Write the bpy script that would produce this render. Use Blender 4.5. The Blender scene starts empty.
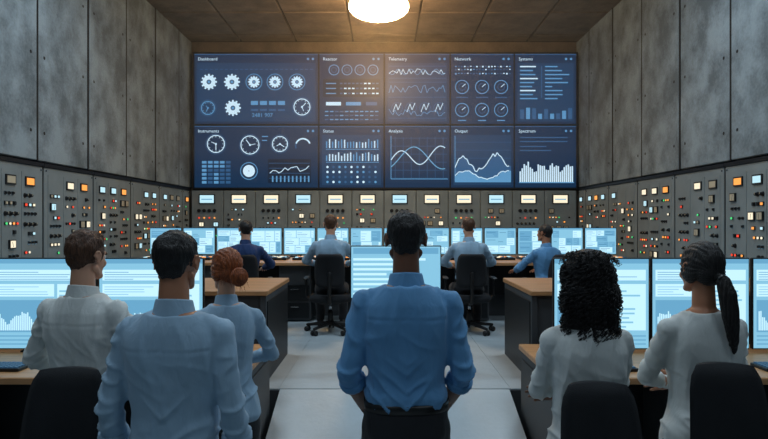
import bpy, math, random
from mathutils import Vector, Matrix, noise
import numpy as np
random.seed(7)
scene = bpy.context.scene
try:
    scene.view_settings.view_transform = 'Standard'
except Exception as e:
    print(e)

# ------------------------------------------------------------------ materials
def lin(c):
    out = []
    for v in c[:3]:
        v = v / 255.0
        out.append(v / 12.92 if v <= 0.04045 else ((v + 0.055) / 1.055) ** 2.4)
    return (out[0], out[1], out[2], 1.0)

def new_mat(name):
    m = bpy.data.materials.new(name)
    m.use_nodes = True
    nt = m.node_tree
    b = nt.nodes["Principled BSDF"]
    return m, nt, b

def mat(name, col, rough=0.6, metal=0.0, emit=None, strength=1.0, bump=0.0, bscale=200.0, var=0.0, vscale=6.0, stretch=(1, 1, 1), sss=0.0):
    m, nt, b = new_mat(name)
    c = lin(col)
    b.inputs["Base Color"].default_value = c
    b.inputs["Roughness"].default_value = rough
    b.inputs["Metallic"].default_value = metal
    if sss:
        b.inputs["Subsurface Weight"].default_value = sss
        b.inputs["Subsurface Radius"].default_value = (.012, .005, .003)
        b.inputs["Subsurface Scale"].default_value = 1.0
    if emit is not None:
        b.inputs["Emission Color"].default_value = lin(emit)
        b.inputs["Emission Strength"].default_value = strength
    if bump or var:
        tc = nt.nodes.new("ShaderNodeTexCoord")
        mp = nt.nodes.new("ShaderNodeMapping")
        mp.inputs["Scale"].default_value = stretch
        nt.links.new(tc.outputs["Object"], mp.inputs["Vector"])
        if bump:
            n = nt.nodes.new("ShaderNodeTexNoise")
            n.inputs["Scale"].default_value = bscale
            n.inputs["Detail"].default_value = 4
            bp = nt.nodes.new("ShaderNodeBump")
            bp.inputs["Strength"].default_value = bump
            bp.inputs["Distance"].default_value = 0.01
            nt.links.new(mp.outputs[0], n.inputs["Vector"])
            nt.links.new(n.outputs["Fac"], bp.inputs["Height"])
            nt.links.new(bp.outputs[0], b.inputs["Normal"])
        if var:
            n2 = nt.nodes.new("ShaderNodeTexNoise")
            n2.inputs["Scale"].default_value = vscale
            n2.inputs["Detail"].default_value = 6
            nt.links.new(mp.outputs[0], n2.inputs["Vector"])
            r = nt.nodes.new("ShaderNodeValToRGB")
            r.color_ramp.elements[0].position = 0.3
            r.color_ramp.elements[1].position = 0.7
            r.color_ramp.elements[0].color = tuple(x * (1 - var) for x in c[:3]) + (1,)
            r.color_ramp.elements[1].color = tuple(min(1, x * (1 + var)) for x in c[:3]) + (1,)
            nt.links.new(n2.outputs["Fac"], r.inputs["Fac"])
            nt.links.new(r.outputs["Color"], b.inputs["Base Color"])
    return m

def concrete(name, col, tint=0.25, rough=0.85, lo=.92, hi=1.34):
    m, nt, b = new_mat(name)
    c = lin(col)
    tc = nt.nodes.new("ShaderNodeTexCoord")
    n1 = nt.nodes.new("ShaderNodeTexNoise"); n1.inputs["Scale"].default_value = 1.5; n1.inputs["Detail"].default_value = 10; n1.inputs["Roughness"].default_value = 0.7
    mp = nt.nodes.new("ShaderNodeMapping"); mp.inputs["Scale"].default_value = (1.0, 1.0, 0.8); mp.inputs["Location"].default_value = (3.1, 7.7, 1.3)
    n2 = nt.nodes.new("ShaderNodeTexNoise"); n2.inputs["Scale"].default_value = 2.6; n2.inputs["Detail"].default_value = 7
    n3 = nt.nodes.new("ShaderNodeTexNoise"); n3.inputs["Scale"].default_value = 30; n3.inputs["Detail"].default_value = 5
    nt.links.new(tc.outputs["Object"], n1.inputs["Vector"])
    nt.links.new(tc.outputs["Object"], mp.inputs["Vector"])
    nt.links.new(mp.outputs[0], n2.inputs["Vector"])
    nt.links.new(tc.outputs["Object"], n3.inputs["Vector"])
    a = nt.nodes.new("ShaderNodeMath"); a.operation = 'ADD'
    nt.links.new(n1.outputs["Fac"], a.inputs[0]); nt.links.new(n2.outputs["Fac"], a.inputs[1])
    a2 = nt.nodes.new("ShaderNodeMath"); a2.operation = 'MULTIPLY_ADD'
    nt.links.new(n3.outputs["Fac"], a2.inputs[0]); a2.inputs[1].default_value = 0.25
    nt.links.new(a.outputs[0], a2.inputs[2])
    r = nt.nodes.new("ShaderNodeValToRGB")
    mr = nt.nodes.new("ShaderNodeMapRange")
    mr.inputs["From Min"].default_value = lo; mr.inputs["From Max"].default_value = hi
    nt.links.new(a2.outputs[0], mr.inputs["Value"])
    r.color_ramp.elements[0].color = tuple(x * (1 - tint) for x in c[:3]) + (1,)
    r.color_ramp.elements[1].color = tuple(min(1, x * (1 + tint)) for x in c[:3]) + (1,)
    nt.links.new(mr.outputs[0], r.inputs["Fac"])
    nt.links.new(r.outputs["Color"], b.inputs["Base Color"])
    bp = nt.nodes.new("ShaderNodeBump"); bp.inputs["Strength"].default_value = 0.35; bp.inputs["Distance"].default_value = 0.02
    nt.links.new(a2.outputs[0], bp.inputs["Height"]); nt.links.new(bp.outputs[0], b.inputs["Normal"])
    b.inputs["Roughness"].default_value = rough
    return m

def fabric(name, col, rough=0.85, bump=.35):
    m, nt, b = new_mat(name)
    c = lin(col)
    tc = nt.nodes.new("ShaderNodeTexCoord")
    mp = nt.nodes.new("ShaderNodeMapping"); mp.inputs["Scale"].default_value = (1.6, 1.6, .7); mp.inputs["Rotation"].default_value = (0, .35, 0)
    n = nt.nodes.new("ShaderNodeTexNoise"); n.inputs["Scale"].default_value = 11; n.inputs["Detail"].default_value = 3; n.inputs["Distortion"].default_value = .6
    n2 = nt.nodes.new("ShaderNodeTexNoise"); n2.inputs["Scale"].default_value = 420
    nt.links.new(tc.outputs["Object"], mp.inputs["Vector"]); nt.links.new(mp.outputs[0], n.inputs["Vector"]); nt.links.new(tc.outputs["Object"], n2.inputs["Vector"])
    bp = nt.nodes.new("ShaderNodeBump"); bp.inputs["Strength"].default_value = bump; bp.inputs["Distance"].default_value = 0.02
    bp2 = nt.nodes.new("ShaderNodeBump"); bp2.inputs["Strength"].default_value = 0.15; bp2.inputs["Distance"].default_value = 0.002
    nt.links.new(n.outputs["Fac"], bp.inputs["Height"]); nt.links.new(n2.outputs["Fac"], bp2.inputs["Height"])
    nt.links.new(bp.outputs[0], bp2.inputs["Normal"]); nt.links.new(bp2.outputs[0], b.inputs["Normal"])
    b.inputs["Base Color"].default_value = c
    b.inputs["Roughness"].default_value = rough
    b.inputs["Sheen Weight"].default_value = 0.1
    return m

def hairmat(name, col):
    return mat(name, col, rough=0.5, bump=0.8, bscale=14, var=0.6, vscale=12, stretch=(14, 14, 2.0))

M = {}
M['conc'] = concrete('concrete_wall', (118, 131, 138), 0.42, lo=.95, hi=1.3)
M['conc_d'] = concrete('concrete_ceiling', (112, 96, 78), 0.35)  # warm brown base stands in for the lamp's glow on the ceiling
M['joint'] = mat('dark_joint', (12, 12, 12), 0.9)
M['floor'] = concrete('floor_stone', (168, 179, 185), 0.07, 0.4)
M['metalpanel'] = mat('cabinet_paint', (124, 135, 138), 0.5, 0.1, bump=0.1, bscale=60, var=0.14, vscale=3)
M['metaldark'] = mat('dark_metal', (30, 33, 36), 0.45, 0.5)
M['black'] = mat('black_plastic', (14, 15, 17), 0.5)
M['chair'] = mat('chair_fabric', (18, 21, 26), 0.9, bump=0.3, bscale=300)
M['chrome'] = mat('chrome', (150, 155, 160), 0.25, 1.0)
M['wood'] = mat('wood_veneer', (182, 134, 90), 0.4, bump=0.08, bscale=30, var=0.22, vscale=4, stretch=(1, 12, 12))
M['deskpanel'] = mat('desk_panel', (62, 65, 68), 0.6, bump=0.1, bscale=80, var=0.12, vscale=3)
M['keys'] = mat('keycaps', (60, 80, 100), 0.5, emit=(60, 110, 150), strength=0.25)
def em(name, col, s=1.0):
    return mat(name, (8, 8, 10), 0.4, emit=col, strength=s)
M['vw_bg'] = em('wallscreen_blue', (15, 44, 74), 1.0)
M['vw_bg2'] = em('wallscreen_panel', (25, 59, 92), 1.0)
M['vw_hi'] = em('wallscreen_white', (200, 226, 240), 1.15)
M['vw_mid'] = em('wallscreen_cyan', (92, 150, 194), 1.0)
M['vw_lo'] = em('wallscreen_steel', (48, 90, 130), 1.0)
M['vw_dk'] = em('wallscreen_navy', (10, 28, 50), 1.0)
M['sc_bg'] = em('monitor_bg', (132, 192, 220), 1.1)
M['sc_hi'] = em('monitor_white', (188, 230, 245), 1.2)
M['sc_mid'] = em('monitor_midblue', (104, 166, 202), 1.05)
M['sc_lo'] = em('monitor_blue', (70, 130, 172), 1.0)
M['l_red'] = em('lamp_red', (215, 60, 35), 1.5)
M['l_org'] = em('lamp_orange', (235, 150, 70), 1.5)
M['l_grn'] = em('lamp_green', (70, 200, 115), 1.4)
M['l_wht'] = em('lamp_cream', (240, 228, 198), 1.2)
M['l_cya'] = em('lamp_cyan', (180, 220, 232), 1.2)
M['cream'] = mat('cream_plastic', (190, 180, 155), 0.5)
M['lampglass'] = em('lamp_glass', (255, 212, 158), 46.0)
M['fillglass'] = em('fill_panel_glow', (215, 230, 255), 3.0)  # glowing face of the added fill panels
M['skin_l'] = mat('skin_light', (205, 155, 128), 0.5, bump=0.05, bscale=120, sss=.15)
M['skin_m'] = mat('skin_tan', (178, 122, 92), 0.5, bump=0.05, bscale=120, sss=.15)
M['skin_d'] = mat('skin_brown', (112, 74, 55), 0.5, bump=0.05, bscale=120, sss=.1)
M['lips'] = mat('lips', (150, 80, 72), 0.45)
M['eye'] = mat('eye_white', (225, 225, 220), 0.25)
M['iris'] = mat('iris', (35, 25, 18), 0.2)
M['hair_blk'] = hairmat('hair_black', (26, 22, 22))
M['hair_brn'] = hairmat('hair_brown', (82, 52, 33))
M['hair_aub'] = hairmat('hair_auburn', (140, 70, 28))
M['sh_blue'] = fabric('shirt_blue', (92, 146, 192))
M['sh_pale'] = fabric('shirt_pale_blue', (146, 175, 198))
M['sh_white'] = fabric('shirt_offwhite', (208, 212, 210))
M['sh_navy'] = fabric('shirt_navy', (20, 50, 96))
M['trouser'] = fabric('trouser_dark', (22, 24, 30))
M['leather'] = mat('black_leather', (12, 11, 11), 0.35)

# ------------------------------------------------------------------ mesh builder
class MB:
    def __init__(s):
        s.v = []; s.f = []; s.m = []; s.sm = []; s.mats = []
    def mi(s, key):
        if key not in s.mats:
            s.mats.append(key)
        return s.mats.index(key)
    def add(s, vs, fs, key, smooth=False):
        o = len(s.v); k = s.mi(key)
        s.v.extend([tuple(x) for x in vs])
        for f in fs:
            s.f.append(tuple(i + o for i in f)); s.m.append(k); s.sm.append(smooth)
    def box(s, a, b, key, mtx=None, bev=0.0):
        x0, y0, z0 = a; x1, y1, z1 = b
        if bev > 0:
            e = bev
            pts = []
            def P(x, y, z): pts.append((x, y, z)); return len(pts) - 1
            idx = {}
            for sx in (0, 1):
                for sy in (0, 1):
                    for sz in (0, 1):
                        X = (x0, x1)[sx]; Y = (y0, y1)[sy]; Z = (z0, z1)[sz]
                        dx = e if sx == 0 else -e; dy = e if sy == 0 else -e; dz = e if sz == 0 else -e
                        idx[(sx, sy, sz, 0)] = P(X, Y + dy, Z + dz)
                        idx[(sx, sy, sz, 1)] = P(X + dx, Y, Z + dz)
                        idx[(sx, sy, sz, 2)] = P(X + dx, Y + dy, Z)
            fs = []
            for sd in (0, 1):
                fs.append([idx[(sd, a1, b1, 0)] for a1, b1 in ((0, 0), (1, 0), (1, 1), (0, 1))])
                fs.append([idx[(a1, sd, b1, 1)] for a1, b1 in ((0, 0), (1, 0), (1, 1), (0, 1))])
                fs.append([idx[(a1, b1, sd, 2)] for a1, b1 in ((0, 0), (1, 0), (1, 1), (0, 1))])
            for p in (0, 1):
                for q in (0, 1):
                    fs.append([idx[(0, p, q, 1)], idx[(1, p, q, 1)], idx[(1, p, q, 2)], idx[(0, p, q, 2)]])
                    fs.append([idx[(p, 0, q, 0)], idx[(p, 1, q, 0)], idx[(p, 1, q, 2)], idx[(p, 0, q, 2)]])
                    fs.append([idx[(p, q, 0, 0)], idx[(p, q, 1, 0)], idx[(p, q, 1, 1)], idx[(p, q, 0, 1)]])
            for k in [(i, j, l) for i in (0, 1) for j in (0, 1) for l in (0, 1)]:
                fs.append([idx[k + (0,)], idx[k + (1,)], idx[k + (2,)]])
            vs = pts
        else:
            vs = [(x0, y0, z0), (x1, y0, z0), (x1, y1, z0), (x0, y1, z0), (x0, y0, z1), (x1, y0, z1), (x1, y1, z1), (x0, y1, z1)]
            fs = [(0, 3, 2, 1), (4, 5, 6, 7), (0, 1, 5, 4), (1, 2, 6, 5), (2, 3, 7, 6), (3, 0, 4, 7)]
        if mtx is not None:
            vs = [mtx @ Vector(v) for v in vs]
        s.add(vs, fs, key)
    def loft(s, rings, key, smooth=True, caps=True):
        n = len(rings[0]); vs = []; fs = []
        for r in rings: vs.extend(r)
        for i in range(len(rings) - 1):
            for j in range(n):
                a = i * n + j; b = i * n + (j + 1) % n
                fs.append((a, b, b + n, a + n))
        if caps:
            fs.append(tuple(range(n))[::-1]); fs.append(tuple(range((len(rings) - 1) * n, len(rings) * n)))
        s.add(vs, fs, key, smooth)
    def tube(s, a, b, ra, rb, key, seg=14, caps=True, smooth=True):
        a = Vector(a); b = Vector(b); d = (b - a).normalized()
        u = d.orthogonal().normalized(); w = d.cross(u)
        R = lambda c, r: [c + u * r * math.cos(t * 2 * math.pi / seg) + w * r * math.sin(t * 2 * math.pi / seg) for t in range(seg)]
        s.loft([R(a, ra), R(b, rb)], key, smooth, caps)
    def capsule(s, a, b, ra, rb, key, seg=14, k=4):
        a = Vector(a); b = Vector(b); d = b - a
        L = d.length
        d = d.normalized() if L > 1e-6 else Vector((0, 0, 1))
        u = d.orthogonal().normalized(); w = d.cross(u)
        rings = []
        for i in range(k + 1):
            t = -math.pi / 2 + (math.pi / 2) * (i + 0.15) / (k + 0.15)
            rings.append((a + d * ra * math.sin(t), ra * math.cos(t)))
        for i in range(k + 1):
            t = (math.pi / 2) * i / (k + 0.15)
            rings.append((b + d * rb * math.sin(t), rb * math.cos(t)))
        s.loft([[c + u * r * math.cos(t * 2 * math.pi / seg) + w * r * math.sin(t * 2 * math.pi / seg) for t in range(seg)] for c, r in rings], key)
    def ell(s, c, r, key, rot=None, seg=20, st=12):
        c = Vector(c); rings = []
        for i in range(st + 1):
            t = -math.pi / 2 + math.pi * (i + 0.0) / st
            t = max(-math.pi / 2 + 0.06, min(math.pi / 2 - 0.06, t))
            ring = []
            for j in range(seg):
                p = 2 * math.pi * j / seg
                q = Vector((r[0] * math.cos(t) * math.cos(p), r[1] * math.cos(t) * math.sin(p), r[2] * math.sin(t)))
                if rot is not None: q = rot @ q
                ring.append(c + q)
            rings.append(ring)
        s.loft(rings, key)
    def obj(s, name, loc=(0, 0, 0), rotz=0.0, scale=1.0, parent=None):
        me = bpy.data.meshes.new(name)
        me.from_pydata(s.v, [], s.f)
        for k in s.mats: me.materials.append(M[k])
        me.polygons.foreach_set("material_index", s.m)
        me.polygons.foreach_set("use_smooth", s.sm)
        me.update()
        o = bpy.data.objects.new(name, me)
        scene.collection.objects.link(o)
        o.location = loc; o.rotation_euler = (0, 0, rotz)
        o.scale = (scale, scale, scale)
        if parent: o.parent = parent
        return o

def remesh(mb, voxel, it=4, fac=0.5):
    me = bpy.data.meshes.new("tmp"); me.from_pydata(mb.v, [], mb.f); me.update()
    o = bpy.data.objects.new("tmp", me); scene.collection.objects.link(o)
    md = o.modifiers.new("r", 'REMESH'); md.mode = 'VOXEL'; md.voxel_size = voxel; md.adaptivity = 0
    if it:
        sm = o.modifiers.new("s", 'SMOOTH'); sm.factor = fac; sm.iterations = it
    dg = bpy.context.evaluated_depsgraph_get(); dg.update()
    ev = o.evaluated_get(dg); m2 = ev.to_mesh()
    n = len(m2.vertices); co = np.empty(n * 3); m2.vertices.foreach_get("co", co); co = co.reshape(-1, 3)
    no = np.empty(n * 3); m2.vertices.foreach_get("normal", no); no = no.reshape(-1, 3)
    fs = [tuple(p.vertices) for p in m2.polygons]
    ev.to_mesh_clear()
    bpy.data.objects.remove(o); bpy.data.meshes.remove(me)
    return co, no, fs

# ------------------------------------------------------------------ plane drawing
class PL:
    """draws flat/raised shapes on a plane with origin O, axes U,V and normal N (metres)"""
    def __init__(s, mb, O, U, V, N):
        s.mb = mb; s.O = Vector(O); s.U = Vector(U); s.V = Vector(V); s.N = Vector(N)
    def p(s, u, v, n): return s.O + s.U * u + s.V * v + s.N * n
    def rect(s, u0, v0, u1, v1, key, n=0.004):
        s.mb.add([s.p(u0, v0, n), s.p(u1, v0, n), s.p(u1, v1, n), s.p(u0, v1, n)], [(0, 1, 2, 3)], key)
    def box(s, u0, v0, u1, v1, n0, n1, key):
        vs = [s.p(a, b, c) for c in (n0, n1) for a, b in ((u0, v0), (u1, v0), (u1, v1), (u0, v1))]
        s.mb.add(vs, [(4, 5, 6, 7), (0, 1, 5, 4), (1, 2, 6, 5), (2, 3, 7, 6), (3, 0, 4, 7)], key)
    def disc(s, u, v, r, key, n=0.004, seg=20):
        s.mb.add([s.p(u + r * math.cos(2 * math.pi * i / seg), v + r * math.sin(2 * math.pi * i / seg), n) for i in range(seg)], [tuple(range(seg))], key)
    def ring(s, u, v, r0, r1, key, n=0.005, a0=0, a1=360, seg=28):
        vs = []; fs = []
        for i in range(seg + 1):
            a = math.radians(a0 + (a1 - a0) * i / seg)
            vs.append(s.p(u + r0 * math.cos(a), v + r0 * math.sin(a), n)); vs.append(s.p(u + r1 * math.cos(a), v + r1 * math.sin(a), n))
        for i in range(seg): fs.append((2 * i, 2 * i + 1, 2 * i + 3, 2 * i + 2))
        s.mb.add(vs, fs, key)
    def line(s, a, b, w, key, n=0.006):
        d = Vector((b[0] - a[0], b[1] - a[1]))
        if d.length < 1e-6: return
        d.normalize(); q = (-d.y * w / 2, d.x * w / 2)
        s.mb.add([s.p(a[0] + q[0], a[1] + q[1], n), s.p(a[0] - q[0], a[1] - q[1], n), s.p(b[0] - q[0], b[1] - q[1], n), s.p(b[0] + q[0], b[1] + q[1], n)], [(0, 1, 2, 3)], key)
    def poly(s, pts, w, key, n=0.006):
        for i in range(len(pts) - 1): s.line(pts[i], pts[i + 1], w, key, n)
    def cyl(s, u, v, r, n0, n1, key, seg=12):
        a = [s.p(u + r * math.cos(2 * math.pi * i / seg), v + r * math.sin(2 * math.pi * i / seg), n0) for i in range(seg)]
        b = [s.p(u + r * .9 * math.cos(2 * math.pi * i / seg), v + r * .9 * math.sin(2 * math.pi * i / seg), n1) for i in range(seg)]
        s.mb.loft([a, b], key, smooth=False)

_txt = {}
def text_geo(st):
    if st not in _txt:
        cu = bpy.data.curves.new("t", 'FONT'); cu.body = st; cu.size = 1.0; cu.resolution_u = 2
        o = bpy.data.objects.new("t", cu); scene.collection.objects.link(o)
        dg = bpy.context.evaluated_depsgraph_get(); dg.update()
        me = o.evaluated_get(dg).to_mesh()
        _txt[st] = ([tuple(v.co) for v in me.vertices], [tuple(p.vertices) for p in me.polygons])
        o.evaluated_get(dg).to_mesh_clear()
        bpy.data.objects.remove(o); bpy.data.curves.remove(cu)
    return _txt[st]
def put_text(pl, st, u, v, size, key, n=0.005):
    vs, fs = text_geo(st)
    pl.mb.add([pl.p(u + x * size, v + y * size, n) for x, y, z in vs], fs, key)

# ------------------------------------------------------------------ room dimensions
CAMZ = 1.25; F = 600.0
XW = 3.9; YB = 12.0; ZC = 4.85; YF = -2.2; ZL = -0.5; YS = 4.5
BAY = 1.145; BAY0 = 11.22
def wall_side(name, sx):
    mb = MB()
    x = sx * XW
    mb.box((min(x, x + sx * .3), YF, ZL), (max(x, x + sx * .3), YB, ZC), 'joint')
    edges = [BAY0]
    while edges[-1] > YF + BAY: edges.append(edges[-1] - BAY)
    edges = [YB] + edges + [YF]
    t = 0.07
    for i in range(len(edges) - 1):
        y1 = edges[i] - 0.016; y0 = max(YF + .01, edges[i + 1] + 0.016)
        if y1 - y0 < .05: continue
        tt = t if i % 2 else t - .008
        xa, xb = sorted((x - sx * tt, x))
        mb.box((xa, y0, 1.93), (xb, y1, ZC - .01), 'conc', bev=0.01)
        xa, xb = sorted((x - sx * (t - .004), x))
        mb.box((xa, edges[i + 1] - .016, 1.93), (xb, edges[i + 1] + .016, ZC - .01), 'joint')
        pl = PL(mb, (x - sx * tt, 0, 0), (0, 1, 0), (0, 0, 1), (-sx, 0, 0))
        for zz in (2.25, 3.1, 4.0):
            for yy in (y0 + .12, y1 - .12):
                if y1 - y0 > .5: pl.disc(yy, zz, 0.02, 'joint', 0.002, 10)
    return mb.obj(name)
wall_side('wall_left', -1); wall_side('wall_right', 1)
mb = MB(); mb.box((-XW, YB, ZL), (XW, YB + .3, ZC), 'conc_d'); mb.obj('wall_back')
mb = MB(); mb.box((-XW, YF - .3, ZL), (XW, YF, ZC), 'conc'); mb.obj('wall_front')

# ceiling with panels
mb = MB()
mb.box((-XW - .3, YF - .3, ZC + .06), (XW + .3, YB + .3, ZC + .3), 'joint')
ys = [YB, 11.55, 10.3, 9.0, 7.7, 6.4, 5.1, 3.8, 2.5, 1.2, -.1, -1.4, YF]
xs = [-XW, -2.85, -1.75, -0.62, 0.62, 1.75, 2.85, XW]
for i in range(len(ys) - 1):
    for j in range(len(xs) - 1):
        mb.box((xs[j] + .018, ys[i + 1] + .025, ZC - 0.0), (xs[j + 1] - .018, ys[i] - .025, ZC + .06), 'conc_d', bev=0.008)
mb.obj('ceiling')

# floor: upper tier, lower tier
XR0, XR1 = -.78, .94
mb = MB()
mb.box((-XW, YS, ZL - .2), (XW, YB, -.012), 'deskpanel')
ysf = [YS, 6.3, 10.2, YB]
xsf = [-XW, -.79, .95, XW]
for i in range(len(ysf) - 1):
    for j in range(len(xsf) - 1):
        mb.box((xsf[j] + .0015, ysf[i] + .002, -.012), (xsf[j + 1] - .0015, ysf[i + 1] - .002, 0), 'floor')
mb.obj('floor')
mb = MB()
mb.box((-XW, YF, ZL - .2), (XW, YS, ZL), 'floor')
mb.obj('floor')
mb = MB()
vs = [(XR0, 2.95, ZL), (XR1, 2.95, ZL), (XR1, YS - .002, ZL), (XR0, YS - .002, ZL), (XR0, YS - .002, -.004), (XR1, YS - .002, -.004)]
mb.add(vs, [(0, 1, 5, 4), (2, 3, 4, 5), (0, 4, 3), (1, 2, 5), (0, 3, 2, 1)], 'floor')
mb.obj('floor_ramp')

# ------------------------------------------------------------------ instrument cabinets
def dress(pl, u0, v0, u1, v1, dens, rr):
    v = v1
    last = None
    while v > v0 + .05:
        kind = rr.choice([k_ for k_ in ['btn', 'btn', 'lamp', 'lamp', 'meter', 'knob', 'sw'] if k_ != last]); last = kind
        h = {'btn': .065, 'lamp': .06, 'meter': .12, 'knob': .08, 'sw': .07}[kind]
        u = u0
        while u < u1 - .03:
            if rr.random() < dens:
                cu = u + .02; cv = v - h / 2
                if kind == 'btn':
                    pl.box(u, v - .048, u + .045, v - .008, 0, .012, 'black')
                    pl.box(u + .007, v - .041, u + .038, v - .015, .012, .018, rr.choice(['l_wht', 'l_org', 'l_org', 'black', 'cream', 'l_red', 'metaldark', 'l_cya']))
                    w = .07
                elif kind == 'lamp':
                    pl.cyl(cu, cv, .017, 0, .012, 'black')
                    pl.cyl(cu, cv, .013, .012, .02, rr.choice(['l_red', 'l_org', 'l_org', 'l_grn', 'black', 'l_red', 'l_wht', 'black']))
                    w = .06
                elif kind == 'meter':
                    pl.box(u, v - .1, u + .1, v - .01, 0, .02, 'black')
                    pl.box(u + .01, v - .09, u + .09, v - .02, .02, .022, rr.choice(['l_wht', 'cream', 'cream', 'l_cya']))
                    pl.line((u + .05, v - .085), (u + .03 + rr.random() * .04, v - .03), .006, 'black', .024)
                    w = .14
                elif kind == 'knob':
                    pl.cyl(cu, cv, .026, 0, .008, 'metaldark', 14); pl.cyl(cu, cv, .018, .008, .035, 'black', 14)
                    pl.box(cu - .003, cv, cu + .003, cv + .018, .035, .038, 'cream')
                    w = .08
                else:
                    pl.box(u, v - .05, u + .03, v - .01, 0, .006, 'chrome'); pl.box(u + .01, v - .04, u + .02, v - .015, .006, .025, 'black')
                    w = .06
            else: w = .07
            u += w
        v -= h + .03
def cabinet_side(sx):
    x = sx * (XW - .13)
    edges = [BAY0 - BAY * i for i in range(0, 12)]
    edges = [YB - .37] + edges
    for i in range(len(edges) - 1):
        y1, y0 = edges[i], edges[i + 1]
        if y0 < YS: break
        mb = MB()
        xa, xb = sorted((x, sx * (XW - .075)))
        mb.box((xa, y0 + .012, 0.001), (xb, y1 - .012, 1.86), 'metalpanel', bev=.008)
        xa2, xb2 = sorted((x + sx * .004, sx * (XW - .075)))
        mb.box((xa2, y0 + .002, 0.001), (xb2, y0 + .014, 1.86), 'black')
        xa2, xb2 = sorted((x - sx * .015, sx * (XW - .075)))
        mb.box((xa2, y0 + .004, 1.86), (xb2, y1 - .004, 1.9), 'metaldark')
        pl = PL(mb, (x, 0, 0), (0, 1, 0), (0, 0, 1), (-sx, 0, 0))
        rr = random.Random(50 + i + (10 if sx > 0 else 0))
        for (a, b) in ((y0 + .05, 1.82), (y1 - .05, 1.82), (y0 + .05, .12), (y1 - .05, .12)):
            pl.cyl(a, b, .012, 0, .006, 'chrome', 8)
        cols = 3 if y1 - y0 > .8 else 1
        W = (y1 - y0 - .16) / cols
        for c in range(cols):
            a = y0 + .1 + c * W
            pl.box(a - .012, .72, a + W - .04, 1.78, 0, .004, 'metalpanel')
            if rr.random() < .8:
                pl.box(a + .04, 1.63, a + .2, 1.73, .004, .018, 'black'); pl.box(a + .055, 1.645, a + .185, 1.715, .018, .02, rr.choice(['l_wht', 'l_cya', 'l_org', 'cream']))
            dress(PL(mb, (x - sx * .004, 0, 0), (0, 1, 0), (0, 0, 1), (-sx, 0, 0)), a + .02, .78, a + W - .07, 1.57, .66, rr)
        pl.box(y0 + .08, .1, y1 - .08, .62, 0, .008, 'metalpanel')
        pl.box(y0 + .14, .34, y0 + .17, .44, .008, .03, 'chrome')
        mb.obj('instrument_cabinet')
cabinet_side(-1); cabinet_side(1)
nb = 12; wb = (2 * 3.74) / nb
for i in range(nb):
    mb = MB(); x0 = -3.74 + i * wb
    mb.box((x0 + .005, YB - .35, 0.001), (x0 + wb - .005, YB - .01, 1.86), 'metalpanel', bev=.006)
    pl = PL(mb, (0, YB - .35, 0), (1, 0, 0), (0, 0, 1), (0, -1, 0))
    rr = random.Random(200 + i)
    pl.box(x0 + .15, 1.6, x0 + .46, 1.79, 0, .02, 'black'); pl.box(x0 + .17, 1.62, x0 + .44, 1.77, .02, .023, 'l_wht' if i % 3 else 'l_cya')
    pl.box(x0 + .2, 1.68, x0 + .41, 1.70, .023, .025, 'sc_mid')
    if i % 2 == 0:
        for k in range(4): pl.cyl(x0 + .15 + k * .1, 1.47, .035, 0, .03, 'black', 14)
        for k in range(4): pl.cyl(x0 + .15 + k * .1, 1.33, .016, 0, .02, rr.choice(['l_red', 'l_org', 'l_grn', 'black']), 10)
    dress(pl, x0 + .08, .95, x0 + wb - .12, 1.52 if i % 2 else 1.26, .6, rr)
    mb.obj('instrument_cabinet')

# ------------------------------------------------------------------ video wall
mb = MB()
YV = 11.78; SV = F / YV
def U(px): return (px - 384) / SV
def V(py): return (222 - py) / SV + CAMZ
mb.box((U(192.5), YV + .005, V(189.5)), (U(578), YB - .01, V(52)), 'black')
pl = PL(mb, (0, YV, 0), (1, 0, 0), (0, 0, 1), (0, -1, 0))
k = 1 / SV
cols = [(194.5, 318), (319.5, 383.5), (385, 449.5), (451, 513.5), (515, 576)]
rows = [(54, 124), (126, 187.5)]
titles = [['Dashboard', 'Reactor', 'Telemetry', 'Network', 'Systems'], ['Instruments', 'Status', 'Analysis', 'Output', 'Spectrum']]
for ri, (r0, r1) in enumerate(rows):
    for ci, (c0, c1) in enumerate(cols):
        pl.box(U(c0), V(r1), U(c1), V(r0), -.004, .002, 'vw_bg')
        pl.rect(U(c0 + 2.5), V(r1 - 2.5), U(c1 - 2.5), V(r0 + 9), 'vw_bg2' if (ri + ci) % 2 == 0 else 'vw_bg', .003)
        put_text(pl, titles[ri][ci], U(c0 + 3.5), V(r0 + 6.5), 4.4 * k, 'vw_hi')
        pl.rect(U(c0), V(r0 + .8), U(c1), V(r0), 'vw_lo', .004)
        for q in range(2): pl.disc(U(c1 - 5 - q * 5), V(r0 + 5), 1.2 * k, 'vw_mid')
def px_disc(x, y, r, m, n=.006): pl.disc(U(x), V(y), r * k, m, n, 28)
def px_ring(x, y, r0, r1, m, a0=0, a1=360, n=.006): pl.ring(U(x), V(y), r0 * k, r1 * k, m, n, a0, a1)
def px_rect(x0, y0, x1, y1, m, n=.006): pl.rect(U(x0), V(y1), U(x1), V(y0), m, n)
def px_poly(pts, w, m, n=.007): pl.poly([(U(a), V(b)) for a, b in pts], w * k, m, n)
def gear(x, y, r):
    px_ring(x, y, r * .3, r * .8, 'vw_hi')
    for i in range(12):
        a = i * math.pi / 6
        px_poly([(x + r * .7 * math.cos(a), y + r * .7 * math.sin(a)), (x + r * 1.0 * math.cos(a), y + r * 1.0 * math.sin(a))], r * .22, 'vw_hi')
    px_disc(x, y, r * .18, 'vw_mid')
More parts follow.
